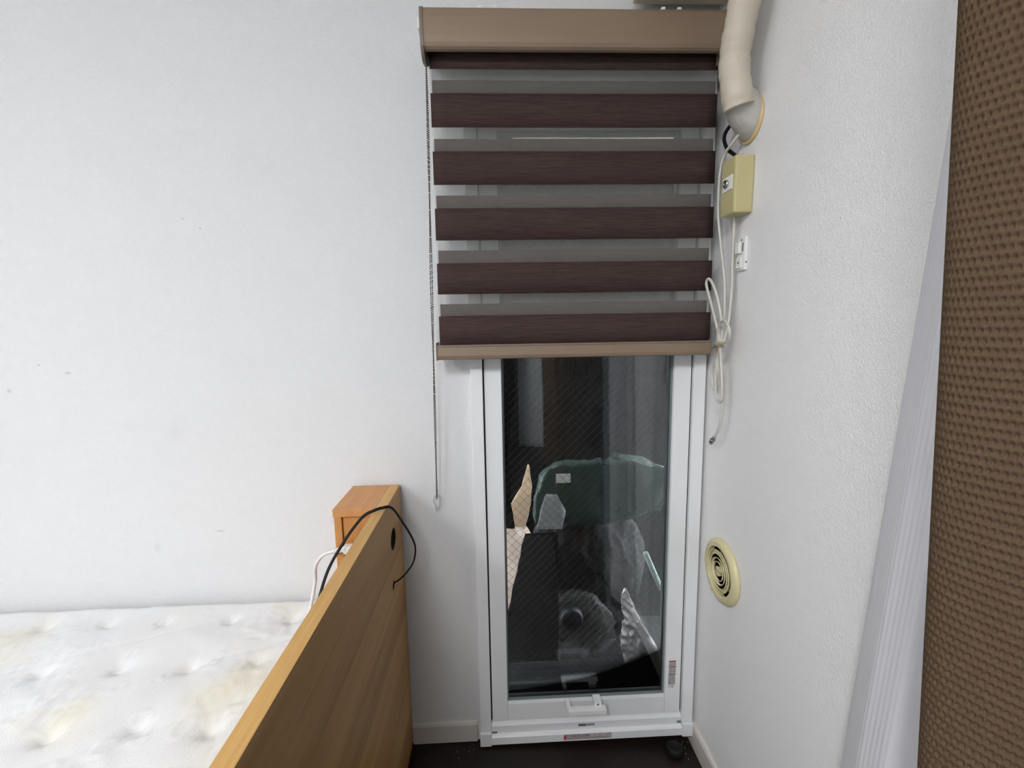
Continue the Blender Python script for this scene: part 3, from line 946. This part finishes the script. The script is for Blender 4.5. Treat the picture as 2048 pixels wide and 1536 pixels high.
cable('cable_loop', [(.557, -.14, 1.243), (.571, -.130, 1.221), (.5715, -.118, 1.204), (.5718, -.101, 1.192), (.572, -.089, 1.171), (.572, -.099, 1.137), (.571, -.117, 1.125), (.568, -.131, 1.142), (.561, -.146, 1.177), (.557, -.147, 1.215), (.556, -.151, 1.241)], .0034, M['coax'], cb)
cable('cable_tail', [(.56, -.152, 1.244), (.562, -.16, 1.197), (.563, -.165, 1.148), (.563, -.169, 1.099), (.562, -.167, 1.063), (.561, -.156, 1.032), (.56, -.142, 1.011)], .0034, M['coax'], cb)
cn = MB()
d0, d1 = Vector((.56, -.142, 1.011)), Vector((.56, -.124, .990))
cn.tube([d0, d0.lerp(d1, .35)], .0046, 12)
cn.tube([d0.lerp(d1, .35), d1], .0066, 6)
obj('plug', cn, M['nickel'], cb)
tie = [Vector((.556, -.152, 1.244)) + Vector((math.cos(a) * .010, math.sin(a) * .014, .002 * math.sin(3 * a))) for a in np.linspace(0, 2 * math.pi, 25)[:-1]]
to = MB().tube(tie, .0016, 6, closed=True)
to.tube([(.548, -.160, 1.243), (.545, -.145, 1.239), (.544, -.138, 1.236)], .0014, 6)
to.tube([(.548, -.160, 1.243), (.543, -.172, 1.232), (.542, -.176, 1.226)], .0014, 6)
obj('twist_tie', to, M['gold'], cb)
bc = obj('black_cable', MB().tube(cr_spline([(.578, -.160, 1.758), (.572, -.138, 1.763), (.570, -.124, 1.760), (.569, -.110, 1.750), (.569, -.111, 1.734), (.571, -.126, 1.711), (.575, -.146, 1.694), (.578, -.160, 1.680)], 8), .0042, 10), M['black'])
tag(bc, 'short black cable looping between the pipe putty and yellowed box', 'cable')

# ------------------------------------------------------------------ curtains on the right wall
def resample(pts, ds):
    c = cr_spline([(p[0], p[1], 0) for p in pts], 40)
    c = np.array([q[:2] for q in c])
    d = np.concatenate([[0], np.cumsum(np.linalg.norm(np.diff(c, axis=0), axis=1))])
    s = np.arange(0, d[-1], ds)
    return np.stack([np.interp(s, d, c[:, 0]), np.interp(s, d, c[:, 1])], 1), s

def curtain_mesh(name, pts, z0, z1, ds, dz, shift, zref, material, parent, waffle=0.0, xmax=.592, ribs=0.0):
    C, s = resample(pts, ds)
    T = np.gradient(C, axis=0)
    T /= np.linalg.norm(T, axis=1)[:, None]
    N = np.stack([-T[:, 1], T[:, 0]], 1)
    z = np.arange(z0, z1 + 1e-6, dz)
    P = np.zeros((len(z), len(C), 3))
    S, Z = np.meshgrid(s, z)
    dsp = np.zeros_like(S)
    if waffle:
        pu, pv = .0056, .0092
        row = np.floor(Z / pv)
        u = S / pu + (row % 2) * .5
        fu = (u - np.floor(u)) - .5
        fv = (Z / pv - row) - .5
        rr = np.sqrt((fu * 1.02) ** 2 + (fv * 1.12) ** 2)
        q_ = np.clip((.44 - rr) / .26, 0, 1)
        dsp = -waffle * q_ * q_ * (3 - 2 * q_)
    if ribs:
        dsp = dsp + ribs * np.sin(S / .0042 * 2 * np.pi) * (S > .03) * (S < .16)
    P[..., 0] = np.minimum(C[None, :, 0] + N[None, :, 0] * dsp * -1, xmax)
    P[..., 1] = C[None, :, 1] + N[None, :, 1] * dsp * -1 + shift(z)[:, None]
    P[..., 2] = Z
    return obj(name, MB().grid(P), material, parent, weld=False)

bsh = lambda z: -.055 * (1.6 - z)
cu = thing('brown_curtain', (.50, -1.3, .06), 'brown waffle weave curtain at the right edge hanging in front of white lace', 'curtain')
near = [(.530, -.785), (.492, -.773), (.458, -.785), (.446, -.812), (.459, -.852), (.490, -.902), (.522, -.945)]
curtain_mesh('cloth', near, .05, 2.045, .00125, .0016, bsh, 1.6, M['curtain'], cu, waffle=.0034)
rest = [(.522, -.945)]
y = -.985
k = 0
while y > -1.70:
    rest.append((.492 + .045 * math.cos(k * math.pi) * -1, y))
    y -= .075
    k += 1
rest.append((.455, -1.76))
rest.append((.452, -1.795))
cut = [i for i, p in enumerate(rest) if p[1] < -1.30][0]
curtain_mesh('folds', rest[:cut + 1], .05, 2.045, .0019, .0023, bsh, 1.6, M['curtain'], cu, waffle=.0034)
curtain_mesh('folds', rest[cut:], .05, 2.045, .0028, .0034, bsh, 1.6, M['curtain'], cu, waffle=.0034)
cu2 = thing('brown_curtain', (.50, -2.55, .06), 'second brown curtain farther along the right wall reflected in the glass', 'curtain')
rest = [(.452, -2.16), (.447, -2.19)]
y = -2.25
k = 0
while y > -3.2:
    rest.append((.492 + .045 * math.cos(k * math.pi), y))
    y -= .075
    k += 1
curtain_mesh('folds', rest, .05, 2.045, .008, .05, lambda z: .22 * np.clip((1.30 - z) / .65, 0, 1), 1.6, M['curtain_f'], cu2)
lc = thing('lace_curtain', (.55, -1.6, .05), 'white lace curtain hanging against the right wall behind the brown curtain', 'curtain')
lpts = [(.592, -.590), (.584, -.589), (.5765, -.594), (.556, -.628), (.537, -.660), (.530, -.682), (.5215, -.712), (.523, -.721), (.538, -.735), (.556, -.755), (.572, -.79), (.58, -.83), (.57, -.88), (.55, -.93)]
y = -.98
k = 0
while y > -3.2:
    lpts.append((.562 + .02 * math.cos(k * math.pi), y))
    y -= .06
    k += 1
curtain_mesh('cloth', lpts, .045, 2.045, .0012 * 2.5, .04, lambda z: -.075 * (z - .55), .55, M['lace'], lc, ribs=.0005)
rl_ = thing('curtain_rail', (.53, -1.9, 2.05), 'white double curtain rail along the right wall above the curtains', 'curtain rail')
obj('rail', MB().box(.485, .505, -3.25, -.712, 2.047, 2.062, .002), M['white_p'], rl_)
obj('rail', MB().box(.545, .565, -3.25, -.712, 2.047, 2.062, .002), M['white_p'], rl_)
for y in (-.9, -1.9, -3.0):
    obj('bracket', MB().box(.485, XR, y - .012, y + .012, 2.0622, 2.068, .001), M['white_p'], rl_)

# ------------------------------------------------------------------ bed
PX0, PX1 = -.2999, -.2737      # headboard panel
HB_T = .86
Y0, Y1 = -.010, -1.05
bed = thing('bed', (-.9, -.53, .033), 'pine bed whose tall plank headboard faces the window', 'bed')
def boolean_cut(o, cutters):
    for mbc in cutters:
        c = obj('cutter', mbc, None)
        md = o.modifiers.new('cut', 'BOOLEAN')
        md.operation = 'DIFFERENCE'
        md.object = c
        md.solver = 'EXACT'
        bpy.context.view_layer.update()
        dg = bpy.context.evaluated_depsgraph_get()
        me = bpy.data.meshes.new_from_object(o.evaluated_get(dg))
        o.modifiers.clear()
        o.data = me
        bpy.data.objects.remove(c)
edges = [.86, .780, .692, .585, .48, .375, .27, .165, .045]
hole1, r1 = (-.117, .753), .0290
hole2, r2 = (-.142, .637), .0135
for i in range(len(edges) - 1):
    zt, zb = edges[i], edges[i + 1]
    x1 = PX1 + (0 if i < 2 else .0006)
    bmb = MB().box(PX0, x1, Y1, Y0 + (0 if i < 2 else .0035), zb + .0004, zt, .0006)
    o = obj('board', bmb, M['pine'][i % 4], bed)
    cuts = []
    for (hy, hz), r in ((hole1, r1), (hole2, r2)):
        if zb - r < hz < zt + r:
            cuts.append(MB().lathe([(r, -.02), (r, .04)], (PX0, hy, hz), 'x', 32))
    if cuts:
        boolean_cut(o, cuts)
obj('top_edge', MB().box(PX0 - .0002, PX1 + .0002, Y1 - .0002, -.1762, HB_T + .0001, HB_T + .0028, .0008), M['pine_top'], bed)
obj('top_edge', MB().box(PX0 - .0002, PX1 + .0002, -.1758, Y0, HB_T + .0001, HB_T + .0028, .0008), wood('pine_edge_b', rgb(182, 134, 76), rgb(208, 164, 100), 'y', 9, .4, 12), bed)
for (hy, hz), r in ((hole1, r1), (hole2, r2)):
    mb = MB().lathe([(0, .003), (r - .0012, .003), (r - .0012, .0245), (r - .0002, .0250), (r - .0002, .001), (0, .001)], (PX0, hy, hz), 'x', 32)
    obj('cable_hole', mb, M['black_m'], bed)  # black cup put in for the darkness inside the hole
# shelf compartment at the wall end
sb = bpy.data.objects.new('shelf_box', None)
COL.objects.link(sb)
sb.parent = bed
BXL = -.4045
obj('box_top', MB().box(BXL, PX0 - .0004, -.176, Y0, .8425, HB_T + .0028, .0015), M['cherry'], sb)
obj('side_panel', MB().box(BXL + .002, BXL + .020, -.174, Y0, .53, .8422, .001), M['cherry_v'], sb)
obj('front_panel', MB().box(BXL + .0215, PX0 - .0006, -.168, -.150, .53, .8422, .001), M['cherry_v'], sb)
obj('floor_panel', MB().box(BXL + .0205, PX0 - .0006, -.149, Y0, .53, .545, .001), M['cherry'], sb)
obj('outlet', MB().lathe([(0, .004), (.016, .004), (.018, 0)], (-.325, -.168, .795), '-y', 20), mat('brown_outlet', rgb(140, 110, 70), .5), sb)
# bed base, out of sight under the mattress
obj('side_rail', MB().box(-2.36, PX0 - .0005, -1.02, -.995, .14, .32, .002), M['pine'][0], bed)
obj('side_rail', MB().box(-2.36, PX0 - .0005, -.045, -.02, .14, .32, .002), M['pine'][1], bed)
obj('slat_deck', MB().box(-2.36, -.42, -.994, -.046, .24, .27), M['pine'][2], bed)
for x in (-2.33, -1.3):
    for y in (-.99, -.09):
        obj('leg', MB().box(x, x + .05, y, y + .04, .033, .24, .002), M['pine'][1], bed)

# mattress: pillow top with tufts and quilted flowers
MX0, MX1, MY0, MY1, MZ = -2.36, -.408, -1.0, -.012, .537
step = .0055
xs_ = np.arange(MX0, MX1 + 1e-6, step)
ys_ = np.arange(MY0, MY1 + 1e-6, step)
X, Y = np.meshgrid(xs_, ys_)
Zm = np.zeros_like(X)
px_, py_ = .163, .167
tuft = []
i = 0
for a in range(-1, 14):
    for b in range(0, 6):
        tx = -.560 - px_ * a - (.0 if b % 2 else .0)
        ty = -.100 - py_ * b
        tuft.append((tx + random.uniform(-.012, .012), ty + random.uniform(-.01, .01), random.uniform(.7, 1.15)))
pillow = np.full_like(X, 9.0)
for tx, ty, am in tuft:
    d2 = (X - tx) ** 2 + (Y - ty) ** 2
    Zm -= am * .0125 * np.exp(-d2 / (2 * .0125 ** 2)) + am * .008 * np.exp(-d2 / (2 * .036 ** 2))
    ang = np.arctan2(Y - ty, X - tx)
    Zm += am * .0012 * np.cos(ang * 9 + tx * 50) * np.exp(-((np.sqrt(d2) - .018) / .012) ** 2)
# vectorised value noise
def vnoise(X, Y, s, seed):
    rs = np.random.RandomState(seed)
    G = rs.rand(257, 257)
    u, v = X * s + 1000.3, Y * s + 1000.7
    iu, iv = np.floor(u).astype(int), np.floor(v).astype(int)
    fu, fv = u - iu, v - iv
    fu = fu * fu * (3 - 2 * fu)
    fv = fv * fv * (3 - 2 * fv)
    iu %= 256
    iv %= 256
    return (G[iu, iv] * (1 - fu) * (1 - fv) + G[iu + 1, iv] * fu * (1 - fv) + G[iu, iv + 1] * (1 - fu) * fv + G[iu + 1, iv + 1] * fu * fv) - .5
Zm += .004 * vnoise(X, Y, 9, 1) + .002 * vnoise(X + .4 * Y, Y, 22, 2)
patch = np.clip(vnoise(X, Y, 7, 5) * 5 + .3, 0, 1)
Zm += patch * (.0030 * vnoise(X, Y, 60, 3) + .0016 * vnoise(X, Y, 110, 4))
fl_r = random.Random(5)
for q in range(150):                     # stitched petals
    cx, cy = fl_r.uniform(-1.7, -.42), fl_r.uniform(-.75, -.05)
    if fl_r.random() < .35: continue
    for pe in range(fl_r.randint(1, 2)):
        ex, ey, rr = cx + fl_r.uniform(-.022, .022), cy + fl_r.uniform(-.022, .022), fl_r.uniform(.008, .018)
        el = fl_r.uniform(.6, 1.2)
        d = np.sqrt((X - ex) ** 2 + ((Y - ey) * el) ** 2)
        Zm += .0019 * np.exp(-((d - rr) / .0028) ** 2) * (np.abs(d - rr) < .012)
edge = np.minimum(np.minimum(X - MX0, MX1 - X), np.minimum(Y - MY0, MY1 - Y))
Zm -= .022 * np.clip(1 - edge / .030, 0, 1) ** 2
# a soft seam running diagonally between tuft rows
for c0, sl in ((-.02, .42), (-.20, .42), (-.38, .42)):
    d = (Y - (c0 + sl * (X + .55))) / math.sqrt(1 + sl * sl)
    Zm -= .0022 * np.exp(-(d / .007) ** 2) * (.5 + vnoise(X, Y, 6, 8))
mt = thing('mattress', (-1.38, -.5, .27), 'white quilted pillow top mattress with tufts and faint cream stains', 'mattress')
mm = bpy.data.materials.new('quilted_top_cloth')
mm.use_nodes = True
k = NT(mm)
b = mm.node_tree.nodes['Principled BSDF']
b.inputs['Roughness'].default_value = .85
b.inputs['Specular IOR Level'].default_value = .15
tc = k.n('ShaderNodeTexCoord')
nzn = k.n('ShaderNodeTexNoise')
nzn.inputs['Scale'].default_value = 4.2
nzn.inputs['Detail'].default_value = 3
k.l(tc.outputs['Object'], nzn.inputs['Vector'])
cr = k.n('ShaderNodeValToRGB')
cr.color_ramp.elements[0].position = .52
cr.color_ramp.elements[0].color = (*rgb(229, 229, 229), 1)
cr.color_ramp.elements[1].position = .74
cr.color_ramp.elements[1].color = (*rgb(228, 223, 206), 1)
k.l(nzn.outputs['Fac'], cr.inputs[0])
k.l(cr.outputs[0], b.inputs['Base Color'])
n2 = k.n('ShaderNodeTexNoise')
n2.inputs['Scale'].default_value = 420
k.l(tc.outputs['Object'], n2.inputs['Vector'])
bp = k.n('ShaderNodeBump')
bp.inputs['Distance'].default_value = .0007
k.l(n2.outputs['Fac'], bp.inputs['Height'])
k.l(bp.outputs['Normal'], b.inputs['Normal'])
P = np.stack([X, Y, MZ + Zm], -1)
obj('quilted_top', MB().grid(P), mm, mt, weld=False)
zs_e = MZ - .022
obj('mattress_side', MB().box(MX0, MX1, MY0, MY1, .271, zs_e - .004, .006), M['quilt_s'], mt)
# piping round the top edge
loop = [(MX0 + .004, MY0 + .004), (MX1 - .004, MY0 + .004), (MX1 - .004, MY1 - .004), (MX0 + .004, MY1 - .004)]
obj('piping', MB().tube([(x, y, zs_e - .002) for x, y in loop], .006, 8, closed=True), M['quilt_s'], mt)

# cords at the headboard
bk = thing('power_cable', (-.27, -.145, .86), 'flat black power cord looping over the headboard into its lower hole', 'cord')
bp_ = cr_spline([(-.425, -.31, .60), (-.415, -.285, .67), (-.398, -.25, .742), (-.370, -.218, .794), (-.340, -.206, .835), (-.318, -.205, .858), (-.299, -.203, .8675), (-.281, -.190, .8690), (-.262, -.165, .858), (-.246, -.13, .806), (-.227, -.107, .749), (-.221, -.101, .714), (-.228, -.105, .679), (-.245, -.120, .658), (-.260, -.134, .649), (-.274, -.142, .644), (-.284, -.142, .640)], 10)
obj('cord', MB().tube(bp_, .0036, 10, flat=.6), M['black'], bk)
wc = thing('charger_cable', (-.40, -.14, .764), 'white power cord with ribbed plug running up from the mattress to the headboard shelf', 'cord')
obj('cord', MB().tube(cr_spline([(-.492, -.245, .540), (-.482, -.215, .57), (-.470, -.195, .610), (-.462, -.17, .671), (-.451, -.185, .722), (-.430, -.190, .752), (-.401, -.190, .763)], 10), .0042, 10), M['white_c'], wc)
pl = MB()
for q in range(6):
    x = -.402 + q * .0042
    pl.tube([(x, -.190, .7635 + q * .0004), (x + .003, -.190, .7637 + q * .0004)], .0068, 10)
pl.tube([(-.402, -.190, .7635), (-.376, -.190, .766)], .0052, 10)
pl.box(-.377, -.345, -.200, -.180, .757, .777, .003)
pl.box(-.345, -.330, -.196, -.169, .761, .785, .003)
obj('plug', pl, M['white_p'], wc)

# ------------------------------------------------------------------ bits on the floor
fc = thing('rubber_foot', (.523, -.052, .004), 'round black rubber foot lying on the floor in the corner', 'rubber foot')
obj('foot_body', MB().lathe([(.0, 0), (.024, 0), (.026, .003), (.026, .016), (.023, .0205), (.017, .022), (.015, .018), (0, .018)], (.523, -.052, .0055), 'z', 32), M['black'], fc)
mb = MB()
for kz in (.006, .011):
    ring = [(.523 + math.cos(a) * .0262, -.052 + math.sin(a) * .0262, .0055 + kz) for a in np.linspace(0, 2 * math.pi, 33)[:-1]]
    mb.tube(ring, .0009, 5, closed=True)
obj('ridge', mb, M['black'], fc)
rd = random.Random(3)
mb = MB()
def floor_z(x): return float(np.interp(x, xs, zs))
for cx, cy, n_c, sx_, sy_, big in ((.560, -.055, 26, .022, .03, .0022), (-.10, -.03, 18, .035, .018, .0018), (.2, -.06, 16, .3, .045, .0011), (-.19, -.06, 6, .06, .03, .0012)):
    for q in range(n_c):
        x, y = rd.gauss(cx, sx_), rd.gauss(cy, sy_)
        if x > .580 or y > -.013: continue
        r = rd.uniform(.3, 1) * big
        vs = [(x + r * rd.uniform(.5, 1.3) * dx, y + r * rd.uniform(.5, 1.3) * dy, floor_z(x) + r * (.6 + .6 * dz) + .0001) for dx, dy, dz in ((1, 0, 0), (-1, 0, 0), (0, 1, 0), (0, -1, 0), (0, 0, 1), (0, 0, -1))]
        mb.add(vs, [(0, 2, 4), (2, 1, 4), (1, 3, 4), (3, 0, 4), (2, 0, 5), (1, 2, 5), (3, 1, 5), (0, 3, 5)])
o = obj('dust_crumbs', mb, mat('dust', rgb(190, 182, 170), .9), weld=False)
tag(o, 'pale dust and plaster crumbs scattered on the dark floor below the window', 'dust', kind='stuff')

# ------------------------------------------------------------------ behind the camera
for pos, key, lab in ((LAMP_POS, 'lamp', 'round white ceiling lamp above the bed'), (FILL_POS, 'fill_lamp', 'round white fill lamp added behind the camera, out of view')):
    lp = tag(thing('ceiling_lamp', pos, lab, 'lamp'), group='ceiling lamps')
    obj('lamp_base', MB().lathe([(0, .02), (.24, .02), (.25, .005), (.25, -.01), (0, -.01)], pos, 'z', 40), M['white_p'], lp)
    obj('lamp_diffuser', MB().lathe([(.285, -.0102), (.30, -.025), (.30, -.06), (.27, -.085), (.17, -.098), (0, -.102)], pos, 'z', 48), M[key], lp)
wd = thing('reflection_cabinet', (-.2, -3.33, .033), 'tall black cabinet added at the rear wall to darken the glass reflection', 'reflection_cabinet')  # unseen, added to put a dark strip into the glass reflection
obj('body', MB().box(-.75, .24, -3.39, -3.28, .06, 1.95, .004), M['reflection_cabinet'], wd)
for x0, x1, xh in ((-.748, -.257, -.29), (-.253, .238, -.22)):
    d_ = obj('door', MB().box(x0, x1, -3.2795, -3.262, .08, 1.93, .002), M['reflection_cabinet'], wd)
    obj('handle', MB().box(xh - .006, xh + .006, -3.2618, -3.24, .95, 1.1, .002), M['nickel'], d_)
obj('plinth', MB().box(-.74, .23, -3.38, -3.29, .034, .0598), M['reflection_cabinet'], wd)
tag(cu, group='brown waffle curtains')
tag(cu2, group='brown waffle curtains')
